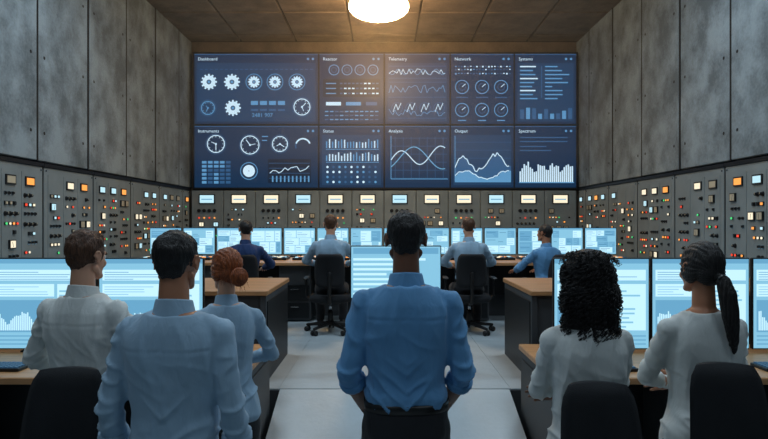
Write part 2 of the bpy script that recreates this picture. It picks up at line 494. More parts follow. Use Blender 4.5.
def clock(x, y, r, a=1.0, m='vw_hi'):
    px_ring(x, y, r - .9, r, m); px_ring(x, y, r + .8, r + 1.4, 'vw_lo')
    for i in range(12):
        t = i * math.pi / 6
        px_poly([(x + (r - 2.4) * math.cos(t), y + (r - 2.4) * math.sin(t)), (x + (r - 1.2) * math.cos(t), y + (r - 1.2) * math.sin(t))], .5, m)
    px_poly([(x, y), (x + (r - 3) * math.cos(a), y + (r - 3) * math.sin(a))], .8, m); px_poly([(x, y), (x + (r - 4) * math.cos(a + 2), y + (r - 4) * math.sin(a + 2))], .6, m)
    px_disc(x, y, 1, m)
rw = random.Random(5)
for x in (209, 232): gear(x, 82, 8)
for x in (254, 275, 297):
    gear(x, 82, 6); px_ring(x, 82, 7.6, 8.3, 'vw_mid')
clock(208, 108, 7, 2, 'vw_mid'); gear(233, 108, 8); clock(302, 107, 8.5, -.8)
for a in range(4):
    px_rect(251 + a * 9, 101, 258 + a * 9, 105, 'vw_mid'); px_rect(251 + a * 9, 109, 258 + a * 9, 111, 'vw_lo')
put_text(pl, '2481 907', U(252), V(117), 5.5 * k, 'vw_mid', .007)
for x in range(200, 312, 5): px_rect(x, 69, x + 3, 69.8, 'vw_lo')
for x in (334, 347, 360, 373): px_ring(x, 70, 4.6, 5.4, 'vw_mid'); px_ring(x, 70, 2.2, 2.8, 'vw_lo')
px_rect(323, 79, 380, 97, 'vw_dk', .005)
for y in (83, 88, 93):
    px_rect(326, y, 336, y + 1, 'vw_mid')
    for x in range(340, 378, 4): px_rect(x, y - .2, x + 2.6, y + 1.2, 'vw_hi' if rw.random() < .5 else 'vw_lo')
px_rect(326, 102, 341, 105.5, 'vw_hi'); px_rect(346, 102, 361, 105.5, 'vw_mid'); px_rect(366, 102, 377, 105.5, 'vw_lo')
for y in (111, 115, 119):
    for x in range(325, 379, 5): px_rect(x, y, x + 3.4, y + 1.1, rw.choice(['vw_mid', 'vw_lo', 'vw_mid']))
px_poly([(389 + i, 72 + rw.uniform(-3, 3)) for i in range(0, 57, 2)], .55, 'vw_hi')
px_poly([(389 + i, 72 + 3 * math.sin(i * .5)) for i in range(0, 57, 2)], .5, 'vw_mid')
for y in (66, 78, 82, 97, 118): px_rect(389, y, 446, y + .5, 'vw_lo')
px_poly([(389 + i, 90 + rw.uniform(-5, 3) * (1 if i % 5 else 1.5)) for i in range(0, 57, 2)], .55, 'vw_mid')
for x in (397, 411, 425, 439):
    px_ring(x, 108, 5, 5.6, 'vw_lo'); px_poly([(x - 4, 112), (x - 1, 104), (x + 1, 110), (x + 4, 103)], .6, 'vw_hi')
px_poly([(389 + i, 112 + rw.uniform(-3, 4)) for i in range(0, 57, 2)], .5, 'vw_mid')
for y in (66, 69, 73):
    for x in range(455, 511, 3): px_rect(x, y, x + 1.6, y + .7 + rw.random(), rw.choice(['vw_mid', 'vw_hi', 'vw_lo']))
for x in (462, 482, 501):
    for y in (87, 110):
        px_ring(x, y, 6.2, 7, 'vw_mid'); px_ring(x, y, 3, 3.6, 'vw_lo'); px_poly([(x, y), (x + 3.5, y - 3)], .6, 'vw_hi')
    px_rect(x - 6, 97, x + 6, 98, 'vw_lo'); px_rect(x - 4, 120, x + 4, 121, 'vw_mid')
for j, y in enumerate(range(66, 100, 4)):
    px_rect(520, y, 532 + rw.random() * 6, y + 1.3, 'vw_hi' if j % 3 == 0 else 'vw_mid'); px_rect(545, y, 550 + rw.random() * 20, y + 1.3, 'vw_mid')
for j, x in enumerate(range(520, 572, 6)):
    px_rect(x, 106 + rw.random() * 8, x + 4, 119, 'vw_mid' if j % 2 else 'vw_lo')
px_rect(541, 66, 542, 98, 'vw_lo')
clock(216, 144, 9, 1.57); clock(250, 145, 9.5, -2.2); clock(280, 144, 8, 0.6)
px_ring(303, 146, 6.5, 8, 'vw_hi', 20, 160); px_ring(303, 146, 6.5, 8, 'vw_lo', 160, 200)
px_rect(262, 136, 268, 137, 'vw_mid'); px_rect(262, 140, 267, 141, 'vw_mid')
for y in range(161, 182, 4):
    for x in range(202, 232, 6): px_rect(x, y, x + 4.6, y + 2.6, rw.choice(['vw_lo', 'vw_mid', 'vw_lo']))
px_ring(249, 171, 0.5, 6.0, 'vw_hi'); px_ring(249, 171, 8, 8.8, 'vw_mid')
px_rect(268, 159, 311, 183, 'vw_dk', .005)
for y in (163, 168, 173, 178): px_rect(269, y, 310, y + .5, 'vw_lo')
px_poly([(270 + i, 176 - i * .15 - rw.random() * 6) for i in range(0, 40, 3)], .7, 'vw_hi')
for x in range(272, 310, 4): px_rect(x, 176, x + 1.5, 182, 'vw_mid')
for r, y in enumerate((139, 152)):
    for x in range(326, 380, 3): px_rect(x, y + rw.random() * 4, x + 1.3, y + 9, 'vw_hi' if rw.random() < .5 else 'vw_mid')
    px_rect(326, y + 10, 379, y + 10.6, 'vw_mid')
for y in (167, 172, 177, 182):
    for x in range(326, 380, 6): px_disc(x + 1.5, y, 1.2, rw.choice(['vw_mid', 'vw_hi', 'vw_lo']))
for x in range(395, 448, 8): px_rect(x, 137, x + .4, 178, 'vw_lo')
for y in range(138, 180, 8): px_rect(391, y, 447, y + .4, 'vw_lo')
px_poly([(391, 136), (391, 179), (448, 179)], .7, 'vw_mid')
px_poly([(391 + i, 160 - 8 * math.sin(i * .16) - i * .12) for i in range(0, 56, 2)], .9, 'vw_hi')
px_poly([(391 + i, 158 + 11 * math.sin(i * .11 + 2.2)) for i in range(0, 56, 2)], .9, 'sc_mid')
px_poly([(455, 136), (455, 182), (511, 182)], .6, 'vw_mid')
prev = None
for i in range(0, 56, 2):
    y = 166 - 7 * math.sin(i * .2) - i * .12 + rw.uniform(-2.5, 2.5)
    y2 = 175 - 4 * math.sin(i * .15) + rw.uniform(-1, 1)
    px_rect(455 + i, y, 457 + i, 182, 'vw_lo', .005); px_rect(455 + i, y2, 457 + i, 182, 'vw_mid')
    if prev: px_poly([prev[0], (455 + i, y)], .9, 'vw_hi'); px_poly([prev[1], (455 + i, y2)], .8, 'vw_hi')
    prev = ((455 + i, y), (455 + i, y2))
for y in (142, 150, 158): px_rect(455, y, 511, y + .4, 'vw_lo')
for y in (137, 141, 146, 150): px_rect(520, y, 535 + rw.random() * 35, y + 1.1, 'vw_lo')
for i in range(0, 54, 2):
    h = 8 + 9 * abs(math.sin(i * .23)) * rw.uniform(.5, 1.2) + rw.random() * 4
    px_rect(519.5 + i, 182 - h, 520.9 + i, 182, 'vw_hi')
px_rect(519, 182, 574, 183, 'vw_mid')
mb.obj('video_wall')

# ------------------------------------------------------------------ monitors
def monitor(name, loc, w, h, seed, foot=0.06, rotz=0.0, style=0):
    """screen faces -Y, bottom centre of the stand at loc"""
    mb = MB(); rr = random.Random(seed)
    b = 0.008
    z0 = foot
    mb.box((-w / 2, 0, z0), (w / 2, .03, z0 + h), 'black', bev=.004)
    mb.box((-w / 4, .03, z0 + h * .25), (w / 4, .055, z0 + h * .7), 'black', bev=.006)
    mb.box((-.03, .05, .012), (.03, .075, z0 + h * .5), 'metaldark', bev=.003)
    mb.box((-min(.16, w / 3), 0, 0), (min(.16, w / 3), .2, .012), 'metaldark', bev=.003)
    pl = PL(mb, (-w / 2 + b, -.001, z0 + b), (1, 0, 0), (0, 0, 1), (0, -1, 0))
    W = w - 2 * b; H = h - 2 * b
    pl.rect(0, 0, W, H, 'sc_bg', 0)
    e = .001
    pl.rect(0, H * .95, W, H, 'sc_mid', e)
    if style == 0:
        pl.rect(W * .03, H * .76, W * .97, H * .88, 'sc_hi', e)
        pl.rect(W * .03, H * .58, W * .6, H * .72, 'sc_hi', e)
        pl.rect(W * .63, H * .2, W * .97, H * .72, 'sc_hi', e)
        pl.rect(W * .03, H * .18, W * .6, H * .54, 'sc_mid', e)
        for q in range(9):
            pl.rect(W * .65, H * (.23 + q * .05), W * (.7 + rr.random() * .25), H * (.25 + q * .05), 'sc_bg', 2 * e)
        for q in range(30):
            x = W * (.05 + q * .018); hh = .05 + .2 * abs(math.sin(q * .21 + seed)) * rr.uniform(.6, 1)
            pl.rect(x, H * .2, x + W * .013, H * (.2 + hh), 'sc_hi', 2 * e)
        for q in range(4): pl.rect(W * .05, H * (.77 + q * .026), W * (.2 + rr.random() * .7), H * (.778 + q * .026), 'sc_mid', 2 * e)
        for q in range(4): pl.rect(W * .05, H * (.6 + q * .028), W * (.15 + rr.random() * .4), H * (.608 + q * .028), 'sc_bg', 2 * e)
        for q in range(3): pl.rect(W * .03, H * (.04 + q * .045), W * .97, H * (.055 + q * .045), 'sc_mid', 2 * e)
    else:
        n = rr.choice([2, 3, 4])
        for q in range(n):
            v0 = H * (.06 + .86 * q / n); v1 = v0 + H * .8 / n
            u0 = W * .04
            while u0 < W * .9:
                u1 = min(W * .96, u0 + W * rr.uniform(.15, .45))
                pl.rect(u0, v0, u1, v1, rr.choice(['sc_hi', 'sc_mid', 'sc_hi', 'sc_bg']), e)
                for t in range(3): pl.rect(u0 + .01, v0 + (v1 - v0) * (.2 + .25 * t), u0 + (u1 - u0) * rr.uniform(.4, .9), v0 + (v1 - v0) * (.2 + .25 * t) + .006, 'sc_lo' if rr.random() < .3 else 'sc_bg', 2 * e)
                u0 = u1 + .01
    return mb.obj(name, loc, rotz)

# ------------------------------------------------------------------ desks
def keyboard(loc, rot=0, w=.46, d=.16):
    mb = MB()
    mb.box((-w / 2, -d / 2, 0), (w / 2, d / 2, .018), 'black', bev=.003)
    nx = int(w / .03)
    for i in range(nx):
        for j in range(5):
            x = -w / 2 + .012 + i * (w - .02) / nx; y = -d / 2 + .012 + j * (d - .02) / 5
            mb.box((x, y, .018), (x + .021, y + .021, .026), 'keys')
    return mb.obj('keyboard', loc, rot)

def desk(x0, x1, y0, y1, zt, zb):
    mb = MB()
    mb.box((x0, y0, zt - .04), (x1, y1, zt), 'wood', bev=.006)
    for e in (x0, x1):
        s = 1 if e == x0 else -1
        xa, xb = sorted((e + s * .012, e + s * .06))
        mb.box((xa, y0 + .02, zb), (xb, y1 - .02, zt - .04), 'deskpanel', bev=.004)
        xa, xb = sorted((e + s * .005, e + s * .012))
        mb.box((xa, y0 + .06, zb + .08), (xb, y1 - .06, zt - .09), 'metaldark')
    mb.box((x0 + .06, y1 - .09, zb), (x1 - .06, y1 - .05, zt - .04), 'deskpanel')
    mb.box((x0 + .06, y0 + .45, zb + .3), (x1 - .06, y0 + .48, zt - .04), 'metaldark')
    n = int((x1 - x0) / 1.3) + 1
    for i in range(1, n):
        xc = x0 + (x1 - x0) * i / n
        mb.box((xc - .2, y0 + .12, zb + .02), (xc + .2, y1 - .1, zt - .04), 'deskpanel', bev=.004)
        for d in range(int((zt - zb - .1) / .22)):
            z = zb + .05 + d * .22
            mb.box((xc - .18, y0 + .105, z), (xc + .18, y0 + .12, z + .19), 'metaldark'); mb.box((xc - .05, y0 + .09, z + .13), (xc + .05, y0 + .105, z + .145), 'chrome')
    return mb
for s in (-1, 1):
    xa, xb = sorted((-.80 if s < 0 else .96, s * 3.6))
    desk(xa, xb, 3.35, 4.28, .38, ZL).obj('console_desk')
    for xx in (1.15, 1.75, 2.35, 2.95):
        keyboard((s * xx + (.1 if s > 0 else 0), 3.56, .381))
for s in (-1, 1):
    xa, xb = sorted((-.90 if s < 0 else 1.13, s * 3.6))
    mb = desk(xa, xb, 4.62, 5.7, .72, 0)
    mb.box((xa + .06, 4.66, 0), (xb - .06, 4.70, .68), 'deskpanel')
    mb.obj('console_desk')
mb = desk(-3.35, 3.35, 7.4, 8.95, .75, 0)
mb.box((-3.25, 8.0, 0), (3.25, 8.03, .71), 'deskpanel')
pl = PL(mb, (0, 0, .75), (1, 0, 0), (0, 1, 0), (0, 0, 1))
rr = random.Random(9)
x = -3.2
while x < 3.1:
    pl.box(x, 7.85, x + .42, 8.2, 0, .03, 'metaldark')
    for a in range(7):
        for b in range(3):
            pl.box(x + .03 + a * .055, 7.9 + b * .09, x + .065 + a * .055, 7.95 + b * .09, .03, .04, rr.choice(['keys', 'keys', 'black', 'l_cya', 'l_wht', 'l_org']))
    x += .5
mb.obj('operator_desk')
for i in range(14):
    xx = (149 + 16.7 + i * 33.45 - 384) / (F / 8.55)
    monitor('monitor', (xx, 8.55, .751), .455, .385, 40 + i, foot=.035, style=1)
SM = F / 4.0
def fx(px): return (px - 384) / SM
def front_mon(a, b, seed):
    monitor('monitor', ((fx(a) + fx(b)) / 2, 4.0, .381), fx(b) - fx(a) - .004, .61, seed, foot=.02)
front_mon(98, 204, 1); front_mon(-9, 97, 2)
front_mon(553, 650, 3); front_mon(651, 750, 4); front_mon(752, 851, 5)
mb = MB()
mb.box((-.2, 4.99, 0), (.2, 5.31, .02), 'metaldark', bev=.004)
mb.box((-.04, 5.13, .02), (.04, 5.17, .62), 'metaldark', bev=.004)
pl = PL(mb, (0, 5.08, 0), (1, 0, 0), (0, 0, 1), (0, -1, 0))
mb.box((-.385, 5.08, .60), (.385, 5.12, 1.05), 'black', bev=.004)
pl.rect(-.377, .608, .377, 1.042, 'sc_bg', .001)
pl.rect(-.36, .98, .36, 1.03, 'sc_mid', .002)
for q in range(8): pl.rect(-.36, .63 + q * .042, -.1 + rr.random() * .4, .65 + q * .042, 'sc_hi', .002)
mb.obj('kiosk_display', (.1, 0, 0))

# ------------------------------------------------------------------ office chair
def office_chair(loc, rotz, seat=.46, top=.92, bw=.38, arms=True, name='office_chair'):
    mb = MB()
    for i in range(5):
        a = i * 2 * math.pi / 5 + .3
        e = Vector((.28 * math.cos(a), .28 * math.sin(a), .075))
        mb.capsule((0, 0, .11), e, .024, .016, 'black', 8, 3)
        mb.tube(e + Vector((-.012 * math.sin(a), .012 * math.cos(a), -.045)), e + Vector((-.03 * math.sin(a), .03 * math.cos(a), -.045)), .03, .03, 'black', 12)
        mb.tube(e + Vector((.012 * math.sin(a), -.012 * math.cos(a), -.045)), e + Vector((.03 * math.sin(a), -.03 * math.cos(a), -.045)), .03, .03, 'black', 12)
        mb.tube(e + Vector((0, 0, -.045)), e, .008, .008, 'chrome', 8)
    mb.tube((0, 0, .1), (0, 0, .24), .032, .03, 'black', 14)
    mb.tube((0, 0, .24), (0, 0, seat - .08), .018, .018, 'chrome', 14)
    mb.box((-.12, -.12, seat - .1), (.12, .1, seat - .07), 'black', bev=.01)
    def se(w, d, z, cy=0, n=28):
        out = []
        for i in range(n):
            t = 2 * math.pi * i / n; c, s_ = math.cos(t), math.sin(t)
            out.append(Vector((w * math.copysign(abs(c) ** .5, c), cy + d * math.copysign(abs(s_) ** .5, s_), z)))
        return out
    mb.loft([se(.2, .2, seat - .075), se(.225, .23, seat - .06), se(.235, .24, seat - .03), se(.225, .23, seat - .005), se(.19, .2, seat + .003)], 'chair')
    mb.capsule((0, -.12, seat - .09), (0, -.27, seat - .06), .022, .022, 'black', 10, 3)
    mb.capsule((0, -.27, seat - .06), (0, -.285, seat + (top - seat) * .55), .022, .018, 'black', 10, 3)
    nz, nx = 16, 12
    zb = seat + .1
    rings = []
    for i in range(nz + 1):
        t = i / nz; z = zb + (top - zb) * t
        w = bw / 2 * (0.9 + .1 * math.sin(math.pi * min(1, t * 1.15)))
        if t > .85: w *= math.sqrt(max(.05, 1 - ((t - .85) / .15) ** 2 * .4))
        if t < .12: w *= math.sqrt(max(.05, 1 - ((.12 - t) / .12) ** 2 * .4))
        th = .03 if 0 < i < nz else .012
        yc = -.25 + .03 * math.sin(math.pi * t) - .05 * t
        ring = []
        for j in range(nx + 1):
            u = -1 + 2 * j / nx; ring.append(Vector((u * w, yc + .05 * u * u + th * (1 - abs(u) ** 6) ** .5, z)))
        for j in range(nx - 1, 0, -1):
            u = -1 + 2 * j / nx; ring.append(Vector((u * w, yc + .05 * u * u - th * (1 - abs(u) ** 6) ** .5, z)))
        rings.append(ring)
    mb.loft(rings, 'chair')
    for s in ((-1, 1) if arms else ()):
        mb.capsule((s * .2, 0, seat - .08), (s * .27, 0, seat - .02), .013, .013, 'black', 8, 3)
        mb.capsule((s * .27, 0, seat - .02), (s * .27, -.02, seat + .17), .013, .013, 'black', 8, 3)
        mb.box((s * .27 - .03, -.13, seat + .175), (s * .27 + .03, .12, seat + .2), 'black', bev=.01)
    return mb.obj(name, loc, rotz)

# ------------------------------------------------------------------ people
def ik(S, W, l1, l2, pole):
    d = W - S; L = d.length
    if L > (l1 + l2) * .995:
        d = d.normalized() * (l1 + l2) * .995; W = S + d; L = d.length
    u = d.normalized(); a = (l1 * l1 - l2 * l2 + L * L) / (2 * L); h = math.sqrt(max(0, l1 * l1 - a * a))
    p = Vector(pole); p = (p - u * p.dot(u)).normalized()
    return S + u * a + p * h, W

_hand = {}
def hand_geo(curl):
    if curl in _hand: return _hand[curl]
    mb = MB()
    mb.ell((0, .0, 0), (.027, .03, .02), 'black')
    kx = [.030, .0105, -.0095, -.029]; ky = [.088, .092, .087, .078]
    fl = [(.040, .024, .020), (.045, .027, .021), (.041, .026, .020), (.032, .020, .018)]
    for i in range(4):
        mb.capsule((kx[i] * .55, .01, 0), (kx[i], ky[i], 0), .0155, .0125, 'black', 10, 3)
        p = Vector((kx[i], ky[i], 0)); ang = 0; sp = kx[i] * 1.6
        for j in range(3):
            ang += curl * (.8, 1.1, .8)[j] * (1 + .08 * i)
            d = Vector((math.sin(sp) * math.cos(ang), math.cos(sp) * math.cos(ang), -math.sin(ang)))
            q = p + d * fl[i][j]
            r = (.0092, .0084, .0076, .0068)
            mb.capsule(p, q, r[j], r[j + 1], 'black', 10, 3); p = q
    mb.ell((0, .05, -.004), (.034, .045, .013), 'black')
    t = [Vector((.018, .012, -.006)), Vector((.044, .042, -.014)), Vector((.056, .07, -.022)), Vector((.057, .095, -.03))]
    rr_ = [.016, .012, .0105, .009]
    for j in range(3): mb.capsule(t[j], t[j + 1], rr_[j], rr_[j + 1], 'black', 10, 3)
    co, no, fs = remesh(mb, .0032, 2)
    _hand[curl] = (co, fs); return _hand[curl]

_head = None
def head_geo():
    global _head
    if _head is None:
        mb = MB(); K = 'black'
        mb.ell((0, -.01, .03), (.074, .095, .088), K)
        mb.ell((0, .028, -.02), (.061, .062, .085), K)
        mb.ell((0, .035, -.07), (.047, .048, .036), K)
        mb.ell((0, .074, -.094), (.019, .015, .016), K)
        mb.capsule((0, .086, .004), (0, .102, -.03), .007, .0105, K, 10, 3)
        mb.ell((-.010, .094, -.034), (.008, .009, .007), K); mb.ell((.010, .094, -.034), (.008, .009, .007), K)
        mb.capsule((-.032, .074, .02), (.032, .074, .02), .012, .012, K, 10, 3)
        for s in (-1, 1):
            mb.ell((s * .036, .063, -.03), (.02, .018, .02), K)
            mb.capsule((s * .052, -.005, -.05), (s * .03, .055, -.09), .018, .016, K, 10, 3)
            rot = Matrix.Rotation(s * .35, 3, 'Z') @ Matrix.Rotation(-.2, 3, 'X')
            mb.ell((s * .076, -.006, .0), (.006, .015, .027), K, rot)
            for a in range(8):
                a0 = math.radians(-60 + a * 35); a1 = math.radians(-60 + (a + 1) * 35)
                f = lambda t: Vector((s * (.083 + .004 * math.sin(t)), -.014 - .015 * math.cos(t + 1.0), .002 + .028 * math.sin(t + 1.0)))
                mb.capsule(f(a0), f(a1), .004, .004, K, 6, 2)
        co, no, fs = remesh(mb, .005, 2)
        _head = (co, fs)
    return _head

def hair_short(key, topz=0.0, seed=0, tuft=1100):
    g = MB()
    g.ell((0, -.016, .038), (.0795, .095, .086 + topz), key)
    g.ell((0, -.053, -.008), (.060, .048, .054), key)
    g.ell((0, -.045, -.05), (.048, .030, .03), key)
    if topz: g.ell((0, .03, .083 + topz * .6), (.056, .053, .036), key)
    for s in (-1, 1): g.ell((s * .069, .014, .012), (.010, .015, .034), key)
    co, no, fs = remesh(g, .0055, 4)
    out = []
    for i in range(len(co)):
        p = Vector(co[i]); n = Vector(no[i])
        lowz = min(1, max(0, (.02 - p.z) / .08))
        d = .0026 * noise.noise(Vector((p.x * 90, p.y * 90, p.z * 25 + seed))) + .004 * noise.noise(p * 30) - .003 * lowz
        out.append(p + n * d)
    vs = out
    r = random.Random(seed); tv = []; tf = []
    for q in range(tuft):
        i = r.randrange(len(co)); p = out[i]; n = Vector(no[i])
        if p.y > .05 and p.z < .07: continue
        down = Vector((p.x * 2, -.25, -1)) if p.z < .09 else Vector((p.x * 4, -.7, -.15 if p.y < 0 else .3))
        t = (down - n * down.dot(n))
        if t.length < 1e-3: continue
        hi = min(1, max(.15, (p.z - .02) / .08))
        t.normalize(); t = (t + n * r.uniform(.0, .18) * hi + Vector((r.uniform(-.25, .25), r.uniform(-.2, .2), 0))).normalized()
        L = r.uniform(.010, .020) * (.5 + .5 * hi); w = .0014; sd = t.cross(n).normalized() * w
        o = len(tv); b = p - n * .001
        tv += [b + sd, b - sd, b + n * w, b + t * L]; tf += [(o, o + 1, o + 3), (o + 1, o + 2, o + 3), (o + 2, o, o + 3)]
    return vs, fs, tv, tf

def person(name, loc, yaw, H, shirt='sh_blue', skin='skin_l', hair='hair_blk', style='short', sex='m', seated=False, hipz=None,
           wrists=None, poles=None, look=(0, 0), lean=0.0, sleeve=.3, curl=.35, tucked=True, fine=True, topz=0.0, handdir=None, seed=0):
    mb = MB(); sc = H / 1.78
    fem = sex == 'f'
    P = Vector((0, 0, hipz if hipz else .93))
    T = Matrix.Rotation(-lean, 4, 'X')
    def TT(v): return P + (T @ Vector(v))
    vox = .0085 if fine else .014
    prof_m = [(-.10, .13, .095, -.01), (-.03, .162, .118, -.012), (.05, .160, .112, -.01), (.13, .149, .102, 0), (.19, .147, .100, .002), (.28, .156, .108, .002), (.36, .168, .118, 0), (.43, .172, .117, -.004), (.485, .160, .104, -.008), (.525, .122, .085, -.012), (.565, .078, .068, -.01)]
    prof_f = [(-.10, .14, .10, -.012), (-.03, .172, .125, -.016), (.05, .160, .115, -.01), (.13, .132, .097, 0), (.19, .122, .090, .002), (.28, .130, .10, .006), (.36, .142, .122, .014), (.43, .148, .106, 0), (.485, .138, .09, -.008), (.525, .104, .076, -.012), (.565, .068, .06, -.01)]
    prof = prof_f if fem else prof_m
    def torso(g, z0, z1, inf, seg=36):
        rings = []
        def interp(z):
            for a, b in zip(prof[:-1], prof[1:]):
                if a[0] <= z <= b[0]:
                    t = (z - a[0]) / (b[0] - a[0]); return [z] + [a[i] * (1 - t) + b[i] * t for i in (1, 2, 3)]
            return list(prof[-1]) if z > prof[-1][0] else list(prof[0])
        n = 20
        for i in range(n + 1):
            z = z0 + (z1 - z0) * i / n; _, w, d, yo = interp(z)
            ring = []
            for j in range(seg):
                t = 2 * math.pi * j / seg; c, s_ = math.cos(t), math.sin(t)
                yy_ = yo + (d + inf) * math.copysign(abs(s_) ** .85, s_)
                if s_ < 0 and .2 < z < .52:
                    xx_ = (w + inf) * c
                    yy_ -= .010 * math.exp(-((abs(xx_) - .085) / .05) ** 2) * math.exp(-((z - .4) / .08) ** 2) - .006 * math.exp(-(xx_ / .03) ** 2) * math.exp(-((z - .33) / .12) ** 2)
                ring.append(TT(((w + inf) * math.copysign(abs(c) ** .85, c), yy_, z)))
            rings.append(ring)
        g.loft(rings, 'black')
    shx = .168 if not fem else .145
    S = [TT((-shx, -.005, .478)), TT((shx, -.005, .478))]
    if wrists is None: wrists = [(-.22, .07, .0), (.22, .07, .0)]
    if poles is None: poles = [(-.4, -1, 0), (.4, -1, 0)]
    E = [None, None]; W = [None, None]
    for i in (0, 1):
        E[i], W[i] = ik(S[i], P + Vector(wrists[i]), .28 * (.93 if fem else 1), .25 * (.93 if fem else 1), poles[i])
    HJ = [P + Vector((-.088, 0, -.03)), P + Vector((.088, 0, -.03))]
    if seated: AN = [Vector((-.14, .36, .09)), Vector((.14, .36, .09))]
    else: AN = [Vector((-.12, -.0, .09)), Vector((.12, .0, .09))]
    KN = [None, None]
    for i in (0, 1): KN[i], AN[i] = ik(HJ[i], AN[i], .42, .41, ((-.15 if i == 0 else .15), 1, .6 if seated else 0))
    HC = TT((0, .018, .735)); Rl = Matrix.Rotation(look[0], 4, 'Z') @ Matrix.Rotation(-look[1], 4, 'X')
    hs = .96 if fem else 1.0
    a_r = .84 if fem else 1.0
    g = MB()
    torso(g, -.1, .56, -.006)
    g.capsule(TT((0, -.012, .52)), HC + Vector((0, -.022, -.03)), .060 * a_r, .052 * a_r, 'black')
    for i in (0, 1):
        g.capsule(TT((0, -.01, .535)), S[i] + Vector((0, 0, .008)), .036 * a_r, .036 * a_r, 'black')
        g.capsule(S[i], E[i], .044 * a_r, .036 * a_r, 'black')
        mid = E[i].lerp(W[i], .3)
        g.capsule(E[i], mid, .036 * a_r, .040 * a_r, 'black'); g.capsule(mid, W[i], .040 * a_r, .026 * a_r, 'black')
        g.capsule(HJ[i], KN[i], .086, .056, 'black'); c1 = KN[i].lerp(AN[i], .3) + Vector((0, -.012, 0))
        g.capsule(KN[i], c1, .054, .056, 'black'); g.capsule(c1, AN[i], .056, .036, 'black')
    co, no, fs = remesh(g, max(vox, .0095), 3)
    mb.add(co, fs, skin, True)
    # --- shirt
    g = MB()
    hem = .075 if tucked else -.06
    torso(g, hem, .555, .011)
    for i in (0, 1):
        g.capsule(TT((0, -.012, .535)), S[i] + Vector((0, 0, .002)), .046 * a_r, .052 * a_r, 'black')
        g.capsule(S[i], E[i], .0585 * a_r, .0495 * a_r, 'black')
        g.capsule(E[i], E[i].lerp(W[i], max(.05, sleeve - .1)), .0495 * a_r, (.048 if sleeve < .7 else .037) * a_r, 'black')
    co, no, fs = remesh(g, vox * .8, 6)
    out = []
    def ridge(v):
        q = 1 - min(1, abs(noise.noise(v)) * 3.0)
        return q * q
    for i in range(len(co)):
        p = Vector(co[i]); n = Vector(no[i]); z = p.z - P.z
        ax = abs(p.x)
        sx_ = p.x + .15 * math.sin(seed)      # break the left/right symmetry of the folds
        wa = min(1, max(0, (ax - .165) / .04)) if z < .47 else min(1, max(0, (ax - .15) / .04))
        j = 0 if p.x < 0 else 1
        d = .006 * noise.noise(Vector((p.x * 7 + seed, p.y * 5, p.z * 3)))
        lowf = math.exp(-((z - .13) / .11) ** 2)
        dt = .014 * lowf * (ridge(Vector((p.x * 4 + seed, p.y * 3, z * 12 - ax * 10))) - .35)
        dt += .007 * (ridge(Vector((p.x * 9 + seed * 3.3, p.y * 3, z * 3.0 + sx_ * 4))) - .35)
        dt += .008 * math.exp(-((ax - .125) / .03) ** 2) * ridge(Vector((p.x * 12, 3.3 + seed, z * 4)))
        dt += .005 * math.exp(-((z - .34) / .07) ** 2) * (ridge(Vector((p.x * 5, seed + 7.7, z * 12 + sx_ * 7))) - .3)
        if not fem and n.y < -.2 and ax < .16:
            dt -= .0025 * math.exp(-((z - .43) / .006) ** 2)
            if z < .43: dt += .002 * math.exp(-(p.x / .012) ** 2)
        L = (p - S[j]).dot((W[j] - S[j]).normalized())
        da = .012 * (ridge(Vector((p.x * 5 + seed, p.y * 5, L * 13 + p.y * 6))) - .4) + .003 * noise.noise(Vector((L * 30, p.x * 10, p.y * 10)))
        d += dt * (1 - wa) + da * wa
        if tucked: d += .014 * math.exp(-((z - .12) / .03) ** 2) * (1 - wa)
        out.append(p + n * d)
    mb.add(out, fs, shirt, True)
    for i in (0, 1):
        ax = (W[i] - E[i]).normalized(); a = E[i].lerp(W[i], max(.1, sleeve - .16)); b = E[i].lerp(W[i], sleeve)
        r = (.0535 if sleeve < .7 else .036) * a_r
        u = ax.orthogonal().normalized(); w_ = ax.cross(u)
        R = lambda c, rr: [c + u * rr * math.cos(t * math.pi / 9) + w_ * rr * math.sin(t * math.pi / 9) for t in range(18)]
        L = (b - a)
        mb.loft([R(a, r * .8), R(a + L * .04, r), R(a + L * .5, r * 1.03), R(b - L * .05, r * .97), R(b, r * .9), R(b - L * .1, r * .72)], shirt)
        if sleeve < .7:
            mb.loft([R(a + L * .35, r * 1.0), R(a + L * .4, r * 1.07), R(b - L * .15, r * 1.04), R(b - L * .12, r * .9)], shirt)
    if not fem or style == 'bun':
        rings = []
        for (z, r) in ((.532, .082), (.55, .076), (.594, .066), (.600, .064), (.594, .060), (.55, .058)):
            rings.append([TT((math.cos(a * math.pi / 12) * r * a_r * 1.02, -.004 + math.sin(a * math.pi / 12) * r * a_r * 1.02, z - .012 * math.sin(a * math.pi / 12))) for a in range(24)])
        mb.loft(rings, shirt, caps=False)
    # --- trousers
    g = MB()
    torso(g, -.1, .09, .008 if tucked else .004)
    for i in (0, 1):
        g.capsule(HJ[i], KN[i], .098, .068, 'black'); g.capsule(KN[i], AN[i] + (KN[i] - AN[i]).normalized() * .02, .068, .056, 'black')
    co, no, fs = remesh(g, max(.011, vox), 4)
    out = [Vector(co[i]) + Vector(no[i]) * (.006 * noise.noise(Vector((co[i][0] * 8, co[i][1] * 8, co[i][2] * 14 + seed)))) for i in range(len(co))]
    mb.add(out, fs, 'trouser', True)
    if tucked:
        rings = []
        for (z, e) in ((.062, .008), (.064, .016), (.098, .017), (.1, .008)):
            w, d = (.155, .108) if not fem else (.15, .105)
            rings.append([TT(((w + e) * math.copysign(abs(math.cos(t)) ** .85, math.cos(t)), -.005 + (d + e) * math.copysign(abs(math.sin(t)) ** .85, math.sin(t)), z)) for t in [2 * math.pi * j / 32 for j in range(32)]])
        mb.loft(rings, 'leather')
